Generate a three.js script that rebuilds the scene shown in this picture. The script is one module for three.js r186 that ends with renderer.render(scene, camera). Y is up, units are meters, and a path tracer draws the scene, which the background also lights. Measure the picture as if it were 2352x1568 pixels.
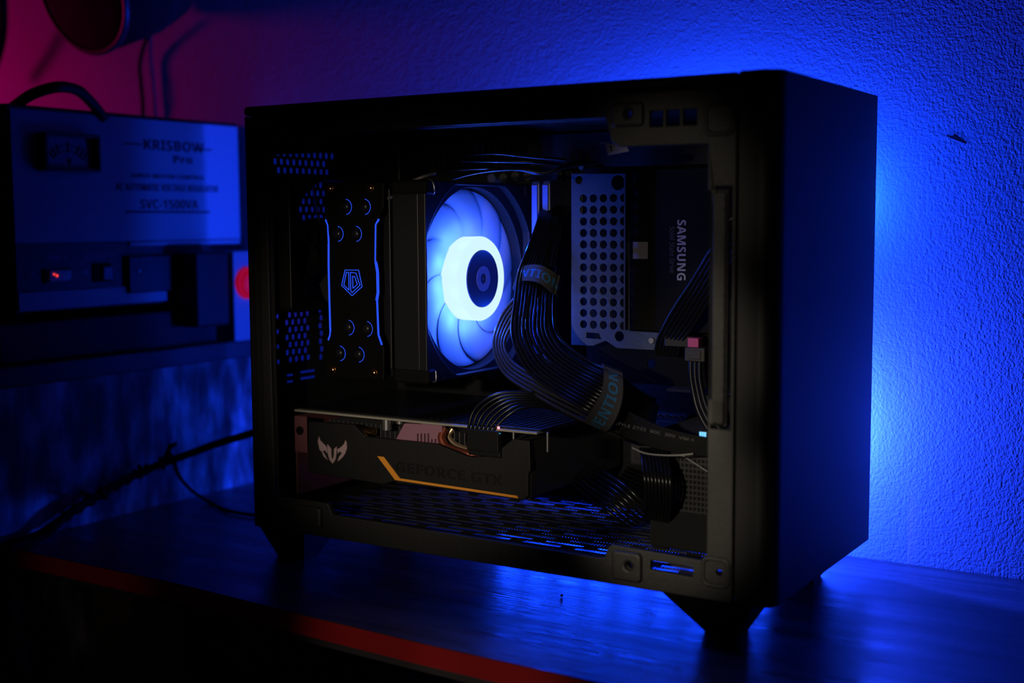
import * as THREE from 'three';
import { mergeGeometries } from 'three/addons/utils/BufferGeometryUtils.js';
import { RoundedBoxGeometry } from 'three/addons/geometries/RoundedBoxGeometry.js';
import { FontLoader } from 'three/addons/loaders/FontLoader.js';
import { TextGeometry } from 'three/addons/geometries/TextGeometry.js';
import { RectAreaLightUniformsLib } from 'three/addons/lights/RectAreaLightUniformsLib.js';

// ---------------------------------------------------------------- camera, lights, exposure
const W = 2352, H = 1568, F = 2913;
const scene = new THREE.Scene();
scene.background = new THREE.Color(0, 0, 0);
const camera = new THREE.PerspectiveCamera(2 * Math.atan(H / 2 / F) * 180 / Math.PI, W / H, 0.02, 20);
camera.position.set(0.5942, 0.2265, 0.6238);
camera.rotation.set(-0.09365, 0.55678, -0.005928, 'YXZ');
camera.focus = 0.80; camera.userData.fStop = 4.2;
scene.add(camera); camera.updateMatrixWorld(true); camera.updateProjectionMatrix();
const renderer = new THREE.WebGLRenderer();
renderer.toneMapping = THREE.LinearToneMapping;
renderer.toneMappingExposure = 1;
renderer.shadowMap.enabled = true;
RectAreaLightUniformsLib.init();

const BLUE = [0.004, 0.045, 1];
function lamp(kind, color, intensity, pos, radius = 1, target, angle, penumbra) {
  const c = new THREE.Color().setRGB(...color);
  const l = kind === 'spot' ? new THREE.SpotLight(c, intensity, 0, angle, penumbra, 2) : new THREE.PointLight(c, intensity, 0, 2);
  l.position.set(...pos); l.castShadow = true; l.shadow.radius = radius; scene.add(l);
  if (target) { l.target.position.set(...target); scene.add(l.target); l.target.updateMatrixWorld(); }
  return l;
}
// blue strip lying on the desk behind the case, and blue strip along the back of the case
for (let i = 0; i < 10; i++) lamp('point', BLUE, [0.014, 0.016, 0.016, 0.016, 0.015, 0.014, 0.013, 0.013, 0.013, 0.014][i], [0.085 + i * 0.0262, 0.0150, -0.193], 0.4);
for (const [x, y, k] of [[0.305, 0.09, 0.5], [0.32, 0.24, 0.10], [0.24, 0.262, 0.115], [0.15, 0.25, 0.045], [0.05, 0.14, 0.10]]) lamp('point', y === 0.09 ? [0.012, 0.046, 1] : BLUE, k, [x, y, -0.195], 0.25);
lamp('point', [1, 0.0, 0.30], 0.05, [-0.66, 0.34, 0.0], 2);                        // magenta lamp beyond the left edge
// unseen warm light, split into added cones that spare the wall: tight beams on the front column, one wide weak beam on the open case
for (const [y, k] of [[0.235, 0.24], [0.155, 0.80], [0.078, 0.98]]) lamp('spot', [1, 0.88, 0.68], k, [0.30, 0.27, 0.80], 0.6, [0.300, y, 0], Math.atan(0.067 / 0.82), 0.45);
lamp('spot', [1, 0.86, 0.66], 0.85, [0.30, 0.27, 0.80], 0.6, [0.135, 0.145, 0], Math.atan(0.150 / 0.826), 0.8);
for (const [x, z, k] of [[0.245, 0.088, 0.26], [0.165, 0.084, 0.22], [-0.09, 0.07, 0.05]]) lamp('spot', [1, 0.80, 0.60], k, [0.30, 0.27, 0.80], 0.6, [x, -0.010, z], Math.atan(0.062 / 0.76), 1); // separate spots added only to light the desk edge

// ---------------------------------------------------------------- helpers
let seed = 7;
const rnd = () => { seed = (seed * 1664525 + 1013904223) >>> 0; return seed / 4294967296; };
const V = (x, y, z) => new THREE.Vector3(x, y, z);
function ray(px, py) { return V((px - W / 2) / F, -(py - H / 2) / F, -1).applyQuaternion(camera.quaternion); }
const onAxis = (a) => (px, py, c) => { const d = ray(px, py), p = camera.position; return p.clone().addScaledVector(d, (c - p[a]) / d[a]); };
const onX = onAxis('x'), onY = onAxis('y'), at = onAxis('z');   // where the line of sight meets a plane of the real scene

const counts = {}, baseOf = new Map();
function numbered(n) { const k = counts[n] = (counts[n] ?? -1) + 1; return k ? n + '_' + String(k).padStart(3, '0') : n; }
function tag(o, label, category, group) { o.userData.label = label; o.userData.category = category; if (group) o.userData.group = group; return o; }
function thing(name, label, category, base = [0, 0, 0], group) {
  const o = new THREE.Group(); o.name = numbered(name); o.position.set(...base); scene.add(o); baseOf.set(o, V(...base));
  return tag(o, label, category, group);
}
function clean(g) {
  g = g.index ? g.toNonIndexed() : g;
  for (const k of Object.keys(g.attributes)) if (!['position', 'normal', 'uv'].includes(k)) g.deleteAttribute(k);
  return g;
}
function part(name, geo, mat, parent, label) {
  let g = Array.isArray(geo) ? (geo.length === 1 ? geo[0] : mergeGeometries(geo.map(clean))) : geo;
  const b = parent ? baseOf.get(parent) : null;
  if (b && b.lengthSq()) { g = g.clone(); g.translate(-b.x, -b.y, -b.z); }
  const m = new THREE.Mesh(g, mat); m.name = parent ? name : numbered(name); m.castShadow = m.receiveShadow = true;
  (parent ?? scene).add(m); if (b) baseOf.set(m, b);
  if (label) m.userData.label = label;
  return m;
}
function struct(name, geo, mat) { const m = part(name, geo, mat); m.userData.kind = 'structure'; return m; }
const box = (x0, x1, y0, y1, z0, z1) => { const g = new THREE.BoxGeometry(Math.abs(x1 - x0), Math.abs(y1 - y0), Math.abs(z1 - z0)); g.translate((x0 + x1) / 2, (y0 + y1) / 2, (z0 + z1) / 2); return g; };
const rbox = (x0, x1, y0, y1, z0, z1, r = 0.001, s = 2) => { const g = new RoundedBoxGeometry(Math.abs(x1 - x0), Math.abs(y1 - y0), Math.abs(z1 - z0), s, r); g.translate((x0 + x1) / 2, (y0 + y1) / 2, (z0 + z1) / 2); return g; };
const poly = (pts) => new THREE.Shape(pts.map(([x, y]) => new THREE.Vector2(x, y)));
const rect = (x0, x1, y0, y1) => poly([[x0, y0], [x1, y0], [x1, y1], [x0, y1]]);
function rrect(x0, x1, y0, y1, r) {
  const s = new THREE.Shape();
  s.moveTo(x0 + r, y0); s.lineTo(x1 - r, y0); s.absarc(x1 - r, y0 + r, r, -Math.PI / 2, 0); s.lineTo(x1, y1 - r); s.absarc(x1 - r, y1 - r, r, 0, Math.PI / 2);
  s.lineTo(x0 + r, y1); s.absarc(x0 + r, y1 - r, r, Math.PI / 2, Math.PI); s.lineTo(x0, y0 + r); s.absarc(x0 + r, y0 + r, r, Math.PI, 1.5 * Math.PI);
  return s;
}
const ngon = (cx, cy, r, n = 12, a = 0, ky = 1) => Array.from({ length: n }, (_, i) => [cx + r * Math.cos(a + i * 2 * Math.PI / n), cy + ky * r * Math.sin(a + i * 2 * Math.PI / n)]);
const hole = (s, pts) => { s.holes.push(poly(pts)); return s; };
function ext(s, depth, bevel = 0, seg = 8) {
  return new THREE.ExtrudeGeometry(s, bevel ? { depth: depth - 2 * bevel, bevelEnabled: true, bevelThickness: bevel, bevelSize: bevel, bevelOffset: -bevel, bevelSegments: 2, curveSegments: seg } : { depth, bevelEnabled: false, curveSegments: seg }).translate(0, 0, bevel);
}
const extZ = (s, z0, z1, b, seg) => ext(s, z1 - z0, b, seg).translate(0, 0, z0);                 // shape in (x, y)
const extX = (s, x0, x1, b, seg) => ext(s, x1 - x0, b, seg).rotateY(Math.PI / 2).translate(x0, 0, 0); // shape in (-z, y)
const extY = (s, y0, y1, b, seg) => ext(s, y1 - y0, b, seg).rotateX(-Math.PI / 2).translate(0, y0, 0); // shape in (x, -z)
const cyl = (axis, p, r0, r1, h, n = 20) => { const g = new THREE.CylinderGeometry(r1, r0, h, n); if (axis === 'x') g.rotateZ(-Math.PI / 2); if (axis === 'z') g.rotateX(Math.PI / 2); return g.translate(...p); };
const tube = (pts, r, seg = 48, n = 8, closed = false) => new THREE.TubeGeometry(new THREE.CatmullRomCurve3(pts, closed, 'centripetal'), seg, r, n, closed);
const pxX = (list) => list.map(([x, y, c]) => onX(x, y, c));
const px = (list) => list.map(([x, y, z]) => at(x, y, z));
const font = await new FontLoader().loadAsync('fonts/droid/droid_sans_bold.typeface.json');
const fontThin = await new FontLoader().loadAsync('fonts/droid/droid_sans_regular.typeface.json');
function text(str, size, depth, f = font, width) {
  const g = new TextGeometry(str, { font: f, size, depth, curveSegments: 3, bevelEnabled: false });
  g.computeBoundingBox(); const b = g.boundingBox, w = b.max.x - b.min.x;
  g.translate(-(b.min.x + b.max.x) / 2, -(b.min.y + b.max.y) / 2, 0);
  if (width) g.scale(width / w, 1, 1);
  return g;
}
// seamless gradient noise and the textures made from it
const perm = new Uint8Array(512); { const p = [...Array(256).keys()]; for (let i = 255; i > 0; i--) { const j = Math.floor(rnd() * (i + 1)); [p[i], p[j]] = [p[j], p[i]]; } for (let i = 0; i < 512; i++) perm[i] = p[i & 255]; }
const gx = Array.from({ length: 256 }, (_, i) => Math.cos(i * 2.399963)), gy = Array.from({ length: 256 }, (_, i) => Math.sin(i * 2.399963));
const fade = (t) => t * t * t * (t * (t * 6 - 15) + 10);
function noise(x, y, px_, py_, s = 0) {
  const xi = Math.floor(x), yi = Math.floor(y), fx = x - xi, fy = y - yi;
  const h = (i, j) => perm[(perm[((((xi + i) % px_) + px_) % px_ + s) & 255] + (((yi + j) % py_) + py_) % py_) & 255];
  const d = (i, j) => { const k = h(i, j); return gx[k] * (fx - i) + gy[k] * (fy - j); };
  const u = fade(fx), v = fade(fy), a = d(0, 0) + u * (d(1, 0) - d(0, 0)), b = d(0, 1) + u * (d(1, 1) - d(0, 1));
  return a + v * (b - a);
}
function texture(n, m, fn, srgb, metresX, metresY) {
  const a = new Uint8Array(n * m * 4);
  for (let j = 0; j < m; j++) for (let i = 0; i < n; i++) { const c = fn(i / n, j / m), k = 4 * (j * n + i); for (let q = 0; q < 3; q++) a[k + q] = Math.max(0, Math.min(255, (Array.isArray(c) ? c[q] : c) * 255)); a[k + 3] = 255; }
  const t = new THREE.DataTexture(a, n, m); t.wrapS = t.wrapT = THREE.RepeatWrapping; t.magFilter = t.minFilter = THREE.LinearFilter; t.repeat.set(1 / metresX, 1 / metresY);
  if (srgb) t.colorSpace = THREE.SRGBColorSpace; t.needsUpdate = true; return t;
}
const fbm = (u, v, fx, fy, oct, s = 0) => { let a = 0, k = 1; for (let o = 0; o < oct; o++) { a += k * noise(u * fx, v * fy, fx, fy, s + o * 17); fx *= 2; fy *= 2; k *= 0.5; } return a; };
const grain = texture(256, 256, () => 0.3 + 0.7 * rnd(), false, 0.09, 0.09);
const speck = texture(512, 512, (u, v) => 0.5 + 0.5 * noise(u * 128, v * 128, 128, 128), false, 0.05, 0.05);

// ---------------------------------------------------------------- materials
const M = (r, g, b, roughness = 0.6, metalness = 0, more = {}) => new THREE.MeshStandardMaterial({ color: new THREE.Color().setRGB(r, g, b), roughness, metalness, ...more });
const glow = (r, g, b, k) => new THREE.MeshStandardMaterial({ color: 0x000000, emissive: new THREE.Color().setRGB(r, g, b), emissiveIntensity: k, roughness: 1 });
const coat = M(0.006, 0.006, 0.006, 0.75, 0, { bumpMap: speck, bumpScale: 0.00025 });      // black powder coat
const coatFine = M(0.007, 0.007, 0.0075, 0.45);
const plastic = M(0.005, 0.005, 0.0055, 0.45);
const frameCoat = M(0.026, 0.0255, 0.0245, 0.5, 0, { bumpMap: speck, bumpScale: 0.00025 });  // same black paint as coat, lightened so the frame reads as lit
const matte = (k, rough = 0.75) => new THREE.MeshPhysicalMaterial({ color: new THREE.Color(k, k, k), roughness: rough, specularIntensity: 0.25 });
const rubber = matte(0.004);
const wireMat = M(0.005, 0.005, 0.0055, 0.28);
const steel = M(0.5, 0.5, 0.5, 0.35, 1);
const brass = M(0.75, 0.45, 0.2, 0.22, 1);
const blackMetal = M(0.02, 0.02, 0.022, 0.35, 0.6);
const glintLine = glow(0.02, 0.09, 1, 0.85);  // self-lit blue standing in for reflections on polished chamfers

// ---------------------------------------------------------------- the room
const DEPTH = -0.213;
const stucco = texture(1024, 1024, (u, v) => { const w = 0.35 * noise(u * 24, v * 24, 24, 24, 9); const a = noise((u + 0.008 * w) * 128, (v - 0.006 * w) * 108, 128, 108, 3), b = noise(u * 250, v * 220, 250, 220, 40); return 0.5 + 0.30 * a + 0.30 * b + 0.20 * noise(u * 40, v * 40, 40, 40, 77); }, false, 0.27, 0.27);
const wallTone = texture(256, 256, (u, v) => { const f = 0.86 + 0.06 * fbm(u, v, 5, 5, 3, 5); return [f, f, f]; }, true, 0.9, 0.9);
const plaster = M(0.8, 0.8, 0.8, 0.55, 0, { map: wallTone, bumpMap: stucco, bumpScale: 0.00038 });
const plain = M(0.25, 0.24, 0.23, 0.9);
const wallBack = struct('wall_back', extZ(rect(-1.4, 1.6, -0.75, 1.7), DEPTH - 0.1, DEPTH), plaster);
struct('wall_left', box(-1.5, -1.4, -0.75, 1.7, DEPTH, 2.4), plain);
struct('wall_right', box(1.6, 1.7, -0.75, 1.7, DEPTH, 2.4), plain);
struct('wall_front', box(-1.5, 1.7, -0.75, 1.7, 2.4, 2.5), plain);
struct('floor', box(-1.5, 1.7, -0.85, -0.75, DEPTH - 0.1, 2.5), plain);
struct('ceiling', box(-1.5, 1.7, 1.7, 1.8, DEPTH - 0.1, 2.5), plain);
{ // a gouge in the plaster, right of the case
  const c = at(2195, 318, DEPTH), s = 1 / 4600;
  const g = extZ(poly([[-26, 10], [-10, 4], [-6, 12], [2, 6], [22, -10], [30, -16], [8, -8], [-4, -3], [-14, 2]].map(([x, y]) => [c.x + x * s, c.y + y * s])), DEPTH - 0.002, DEPTH + 0.0002);
  part('plaster_gouge', g, M(0.02, 0.02, 0.02, 0.9), wallBack);
}

// ---------------------------------------------------------------- desk
const woodTone = texture(1024, 512, (u, v) => {
  const g = fbm(u, v, 6, 60, 4, 11), k = 0.5 + 0.5 * g, sp = noise(u * 40, v * 90, 40, 90, 60) > 0.52 ? 0.45 : 1, d = 0.8 + 0.5 * fbm(u, v, 4, 6, 3, 30);
  return [0.30 * (0.6 + 0.6 * k) * sp * d, 0.27 * (0.6 + 0.6 * k) * sp * d, 0.27 * (0.6 + 0.6 * k) * sp * d];
}, true, 0.7, 0.35);
const woodBump = texture(1024, 512, (u, v) => 0.5 + 0.5 * fbm(u, v, 8, 140, 3, 21), false, 0.35, 0.12);
const woodRough = texture(512, 256, (u, v) => { const r = 0.33 + 0.16 * fbm(u, v, 6, 24, 3, 44); return [r, r, r]; }, false, 0.7, 0.35);
const deskMat = new THREE.MeshStandardMaterial({ map: woodTone, bumpMap: woodBump, bumpScale: 0.00018, roughness: 1, roughnessMap: woodRough });
const desk = thing('desk', 'dark wooden desk with a red front edge under the black computer tower', 'desk', [0.3, -0.75, 0]);
const deskOutline = [[-0.181, 0.2115], [-0.181, -0.066], [0.0, -0.0692], [0.1, -0.0765], [0.2, -0.0822], [0.3, -0.0850], [1.2, -0.10], [1.2, 0.2115]].reverse();
part('desk_top', extY(poly(deskOutline), -0.0006, 0), deskMat, desk);
const edge = (inset, y0, y1) => extY(poly(deskOutline.map(([x, s]) => [x, s < 0.1 ? s + inset : s])), y0, y1);
part('edge_band', edge(0.0002, -0.0125, -0.0006), M(0.42, 0.012, 0.018, 0.5), desk, 'reddish rounded edge band of the desk');
part('under_strip', edge(0.004, -0.018, -0.0125), M(0.05, 0.05, 0.06, 0.4), desk);
for (const [x, z] of [[-0.12, -0.15], [-0.12, 0.0], [1.1, -0.15], [1.1, 0.1]]) part('leg', box(x - 0.02, x + 0.02, -0.75, -0.018, z - 0.02, z + 0.02), M(0.05, 0.04, 0.035, 0.6), desk);
for (const [x, y, r, label] of [[1290, 1367, 0.0011, 'tiny dark crumb on the desk in front of the open case'], [1720, 1417, 0.0012, 'tiny dark crumb on the desk beside the front foot of the case']]) {
  const p = onY(x, y, 0.0008), g = new THREE.IcosahedronGeometry(r, 1); const a = g.attributes.position;
  for (let i = 0; i < a.count; i++) { const k = 0.8 + 0.4 * noise(a.getX(i) * 900 + 3, a.getY(i) * 900 + a.getZ(i) * 500, 64, 64); a.setXYZ(i, a.getX(i) * k, a.getY(i) * k * 0.75, a.getZ(i) * k); }
  g.computeVertexNormals(); tag(part('crumb', g.translate(p.x, p.y, p.z), rubber), label, 'crumb');
}

// ---------------------------------------------------------------- computer case
const Y0 = 0.0228, Y1 = 0.3028, LX = 0.3662, ZB = -0.1745;
const pc = thing('computer_case', 'black metal computer tower with its side panel off, standing on the desk', 'computer case', [0.183, 0, -0.086]);
{ // lid
  part('top_lid', rbox(0.0008, 0.3449, 0.2965, Y1, 0.003, ZB, 0.0028, 3), coatFine, pc);
  part('top_plate', box(0.004, 0.3436, 0.2925, 0.2965, -0.0012, ZB + 0.002), coat, pc);
  // side frame with opening, tabs and slots
  const s = rect(0.0004, 0.3432, Y0, 0.2955);
  const op = [[0.0185, 0.0455], [0.064, 0.0455], [0.068, 0.0385], [0.262, 0.0368], [0.2665, 0.0375], [0.2685, 0.0432], [0.271, 0.0455], [0.3285, 0.0438], [0.3285, 0.1315], [0.3308, 0.1318], [0.3308, 0.242], [0.3274, 0.2425],
    [0.3274, 0.2668], [0.2755, 0.2670], [0.2705, 0.2700], [0.2688, 0.2765], [0.2668, 0.2832], [0.070, 0.2838], [0.0645, 0.2800], [0.0625, 0.2735], [0.0590, 0.2712], [0.0175, 0.2712]];
  hole(s, op); hole(s, [[0.2952, 0.0345], [0.3205, 0.0338], [0.3205, 0.0392], [0.2952, 0.0396]]);
  for (const x of [0.2935, 0.3032, 0.3130]) hole(s, [[x, 0.2772], [x + 0.0078, 0.2770], [x + 0.0078, 0.2852], [x, 0.2854]]);
  hole(s, [[0.3391, 0.1180], [0.3300, 0.1180], [0.3300, 0.1164], [0.3412, 0.1164], [0.3412, 0.2446], [0.3318, 0.2446], [0.3318, 0.2430], [0.3391, 0.2430]]); hole(s, ngon(0.3358, 0.0385, 0.0017)); hole(s, ngon(0.2829, 0.0355, 0.0020)); hole(s, ngon(0.2815, 0.2845, 0.0021)); hole(s, ngon(0.045, 0.279, 0.0018));
  part('side_frame', extZ(s, -0.0035, 0, 0.0006), frameCoat, pc);
  // returned flanges behind the opening
  part('frame_flange', [box(0.0172, 0.0182, 0.0455, 0.272, -0.0050, -0.002), box(0.07, 0.2665, 0.283, 0.2843, -0.011, -0.002), box(0.07, 0.262, 0.0358, 0.0369, -0.006, -0.002), box(0.3274, 0.3286, 0.044, 0.267, -0.010, -0.0034)], frameCoat, pc);
  const pad = (x0, x1, y0, y1, z, hx, hy, hr, b = 0.0016) => { const q = rrect(x0, x1, y0, y1, 0.003); if (hr) hole(q, ngon(hx, hy, hr)); return extZ(q, -0.001, z + 0.0008, b); };
  part('latch_tab', pad(0.2722, 0.2905, 0.0262, 0.0432, 0.0022, 0.2829, 0.0355, 0.0023), frameCoat, pc);
  part('latch_tab', pad(0.2715, 0.2905, 0.2775, 0.2908, 0.0022, 0.2815, 0.2845, 0.0025), frameCoat, pc);
  part('latch_tab', pad(0.0382, 0.0600, 0.0285, 0.0425, 0.0018), frameCoat, pc);
  part('latch_tab', pad(0.0382, 0.0600, 0.2745, 0.2885, 0.0018), frameCoat, pc);
  const ring = (x0, x1, y0, y1) => { const q = rrect(x0, x1, y0, y1, 0.0045), k = rrect(x0 + 0.0024, x1 - 0.0024, y0 + 0.0024, y1 - 0.0024, 0.0028); q.holes.push(new THREE.Path(k.getPoints(6))); return extZ(q, -0.001, 0.0013, 0.0009); };
  part('screw_boss', ring(0.3255, 0.3425, 0.0300, 0.0470), frameCoat, pc);
  part('screw_boss', ring(0.3250, 0.3425, 0.2705, 0.2885), frameCoat, pc);
  part('latch_bar', [extZ(rrect(0.3309, 0.3385, 0.1185, 0.2420, 0.002), -0.001, 0.0022, 0.0011), extZ(rrect(0.3290, 0.3385, 0.1185, 0.1330, 0.002), -0.001, 0.0022, 0.0011)], frameCoat, pc);
  part('corner_post', [rbox(0.0035, 0.0062, 0.05, 0.262, -0.001, 0.0009, 0.0007), rbox(0.0085, 0.0110, 0.05, 0.262, -0.001, 0.0009, 0.0007)], frameCoat, pc);
  // front panel: rounded upright edges
  const prof = new THREE.Shape(), r = 0.0105, s0 = 0.0, s1 = -ZB;
  prof.moveTo(0.3446, s0 + 0.0005); prof.lineTo(LX - r, s0); prof.absarc(LX - r, s0 + r, r, -Math.PI / 2, 0); prof.lineTo(LX, s1 - 0.001); prof.lineTo(LX - 0.001, s1); prof.lineTo(0.3446, s1); prof.closePath();
  part('front_panel', extY(prof, Y0 - 0.0002, Y1 + 0.0006, 0.0006, 12), M(0.0055, 0.0055, 0.006, 0.55), pc);
  part('front_plate', box(0.3418, 0.3446, Y0 + 0.002, 0.2955, -0.004, ZB + 0.002), coat, pc);
  // rear panel with its vents
  const rp = rect(0.0, -ZB, Y0, 0.2965), hex = (u, y, rr = 0.0024) => hole(rp, ngon(u, y, rr, 6, Math.PI / 6, 1.15));
  hole(rp, [[0.0166, 0.2640], [0.0212, 0.2640], [0.0212, 0.2730], [0.0166, 0.2730]]);
  for (let j = -1; j < 2; j++) for (let i = 0; i < 9 + (j === 1); i++) hex(0.0275 + i * 0.0063 + (j ? (j > 0 ? 0.003 : 0.0033) : 0), 0.2685 + j * 0.0058);
  for (let j = -7; j <= 7; j++) for (let i = -7; i <= 7; i++) { const u = (i + (j & 1) * 0.5) * 0.0062, v = j * 0.0057, d = Math.hypot(u, v); if (d < 0.043 && d > 0.017) hex(0.0585 + u, 0.2135 + v, 0.0023); }
  for (let j = 0; j < 8; j++) for (let i = 0; i < 4; i++) hex(0.0355 + i * 0.0062 + (j & 1 ? 0 : 0.003), 0.1325 + j * 0.0052, 0.0023);
  for (let j = 0; j < 4; j++) hole(rp, ngon(0.0262, 0.1322 + j * 0.0104, 0.0019, 8));
  for (let j = 0; j < 7; j++) hex(0.0705 + (j & 1 ? 0.0012 : 0), 0.1315 + j * 0.0056, 0.0023);
  hole(rp, [[0.0164, 0.1230], [0.0190, 0.1230], [0.0190, 0.1590], [0.0164, 0.1590]]); hole(rp, [[0.0162, 0.1635], [0.0188, 0.1635], [0.0188, 0.1690], [0.0162, 0.1690]]);
  for (const y of [0.1165, 0.1210]) { hole(rp, [[0.034, y], [0.041, y], [0.041, y + 0.0016], [0.034, y + 0.0016]]); hole(rp, [[0.048, y + 0.0006], [0.064, y + 0.0006], [0.064, y + 0.0025], [0.048, y + 0.0025]]); }
  part('rear_panel', extX(rp, 0.0, 0.0012), coat, pc);
  part('side_panel', box(0.0012, 0.3446, Y0, 0.2965, ZB, ZB + 0.0015), coat, pc);
  part('motherboard_tray', box(0.0012, 0.3418, 0.032, 0.2925, -0.1612, -0.160), coat, pc);
  // floor with staggered slots
  const fl = rect(0.0012, 0.3418, 0.0036, -ZB - 0.0016);
  for (let j = 0; j < 21; j++) for (let i = -1; i < 10; i++) {
    const L = 0.027, x0 = 0.012 + i * 0.0362 + (j % 3) * 0.0121, s_ = 0.0075 + j * 0.0074, x1 = x0 + L;
    if (x0 < 0.004 || x1 > 0.339) continue;
    hole(fl, [[x0, s_ + 0.0008], [x0 + 0.0008, s_], [x1 - 0.0008, s_], [x1, s_ + 0.0008], [x1, s_ + 0.0044], [x1 - 0.0008, s_ + 0.0052], [x0 + 0.0008, s_ + 0.0052], [x0, s_ + 0.0044]]);
  }
  part('bottom_plate', extY(fl, 0.0300, 0.0306), M(0.05, 0.05, 0.055, 0.35, 0), pc);
const mesh = [], ux = 0.0021;
  for (let i = 0; i <= 150; i++) { const x = 0.012 + i * ux; mesh.push(box(x, x + 0.0006, 0.0284, 0.0285, -0.004, -0.050), box(x, x + 0.0014, 0.0284, 0.0285, -0.050, -0.168)); }  // rear weave made denser to dim the light coming up from below
  for (let j = 0; j <= 76; j++) { const z = -0.0045 - j * ux; mesh.push(box(0.010, 0.330, 0.0285, 0.0286, z, z - (z > -0.05 ? 0.0006 : 0.0012))); }
  part('dust_filter', mesh, plastic, pc).userData.kind = 'stuff';
  part('filter_rim', [box(0.004, 0.012, 0.0272, 0.0288, -0.0036, -0.170), box(0.329, 0.340, 0.0272, 0.0288, -0.0036, -0.170), box(0.012, 0.329, 0.0272, 0.0288, -0.165, -0.172)], plastic, pc);
  // feet: truncated pyramids
  const foot = (x0, x1, za, zb, ix0, ix1, iz) => {
    const g = new THREE.BoxGeometry(1, 1, 1, 1, 1, 1), a = g.attributes.position;
    for (let i = 0; i < a.count; i++) { const top = a.getY(i) > 0, l = a.getX(i) < 0, n = a.getZ(i) > 0; a.setXYZ(i, (l ? x0 : x1) + (top ? 0 : l ? ix0 : -ix1), top ? Y0 + 0.001 : 0, (n ? za : zb) + (top ? 0 : n ? -iz : iz)); }
    const h = g.toNonIndexed(); h.computeVertexNormals(); return h;
  };
  for (const z of [0, -0.125]) {
    part('foot', foot(0.2995, 0.3555, z - 0.002, z - 0.042, 0.022, 0.014, 0.013), plastic, pc);
    part('foot', foot(0.0012, 0.0420, z - 0.002, z - 0.042, 0.005, 0.012, 0.013), plastic, pc);
  }
  for (const [x, y] of [[606, 1150], [634, 318]]) { const p = at(x, y, 0); part('screw', [cyl('z', [p.x, p.y, 0.0008], 0.0016, 0.0022, 0.0016, 12)], blackMetal, pc); }
}

// ---------------------------------------------------------------- motherboard
const mb = thing('motherboard', 'black motherboard on the back wall of the case behind the cooler', 'motherboard', [0.124, 0.045, -0.1595]);
{
  part('circuit_board', rbox(0.0035, 0.262, 0.045, 0.288, -0.1588, -0.1572, 0.0005), M(0.012, 0.013, 0.016, 0.35), mb);
  part('port_cover', rbox(0.0035, 0.035, 0.165, 0.286, -0.1572, -0.122, 0.002), plastic, mb);
  const fins = (x0, x1, y0, y1, n) => Array.from({ length: n }, (_, i) => box(x0 + (x1 - x0) * i / n, x0 + (x1 - x0) * (i + 0.55) / n, y0, y1, -0.1572, -0.132));
  part('heatsink', fins(0.05, 0.125, 0.266, 0.284, 14), blackMetal, mb);
  part('heatsink', [rbox(0.208, 0.252, 0.060, 0.098, -0.1572, -0.148, 0.002), rbox(0.213, 0.247, 0.065, 0.093, -0.148, -0.1465, 0.001)], M(0.05, 0.05, 0.06, 0.5), mb);
  for (let i = 0; i < 4; i++) part('memory_slot', rbox(0.1495 + i * 0.0082, 0.1555 + i * 0.0082, 0.128, 0.262, -0.1572, -0.1475, 0.0008), plastic, mb);
  for (const y of [0.112, 0.066]) part('expansion_slot', rbox(0.035, 0.125, y, y + 0.0075, -0.1572, -0.146, 0.0008), plastic, mb);
  for (const [x, y] of [[0.098, 0.258], [0.108, 0.258], [0.118, 0.259], [0.128, 0.259], [0.06, 0.118], [0.07, 0.118], [0.19, 0.11], [0.2, 0.112]]) part('capacitor', [cyl('z', [x, y, -0.152], 0.0033, 0.0033, 0.0104, 14)], M(0.3, 0.3, 0.34, 0.3, 0.8), mb);
  part('power_socket', rbox(0.186, 0.197, 0.19, 0.245, -0.1572, -0.143, 0.001), plastic, mb);
  for (let i = 0; i < 9; i++) part('header_pin', box(0.205 + i * 0.0052, 0.2057 + i * 0.0052, 0.0965, 0.0972, -0.1572, -0.145), brass, mb);
}

// ---------------------------------------------------------------- memory
{
  const mod = thing('memory_module', 'left of the two blue-lit memory sticks between the fan and the perforated bracket', 'memory', [0.1533, 0.13, -0.147], 'memory sticks in their slots');
  const s = rrect(0.130, 0.2545, -0.147, -0.1155, 0.0035);   // (y, z)
  const plate = () => ext(s, 0.0056, 0.0008, 6).rotateZ(Math.PI / 2).rotateY(Math.PI / 2);
  // side outline drawn in (-z, y) and extruded along x
  const o = rrect(0.1155, 0.147, 0.130, 0.2545, 0.003);
  part('heat_spreader', extX(o, 0.1504, 0.1562, 0.0010), M(0.05, 0.06, 0.12, 0.35, 0), mod);
  part('light_diffuser', extX(rrect(0.1140, 0.1155, 0.134, 0.2515, 0.0006), 0.1513, 0.1553), M(0.10, 0.15, 0.42, 0.4), mod);
  part('edge_contacts', box(0.1527, 0.1539, 0.132, 0.252, -0.1500, -0.147), brass, mod);
  const two = mod.clone(); two.name = numbered('memory_module'); two.position.x += 0.0084; scene.add(two);
  tag(two, 'right of the two blue-lit memory sticks, nearer the perforated bracket', 'memory', 'memory sticks in their slots');
}

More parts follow.
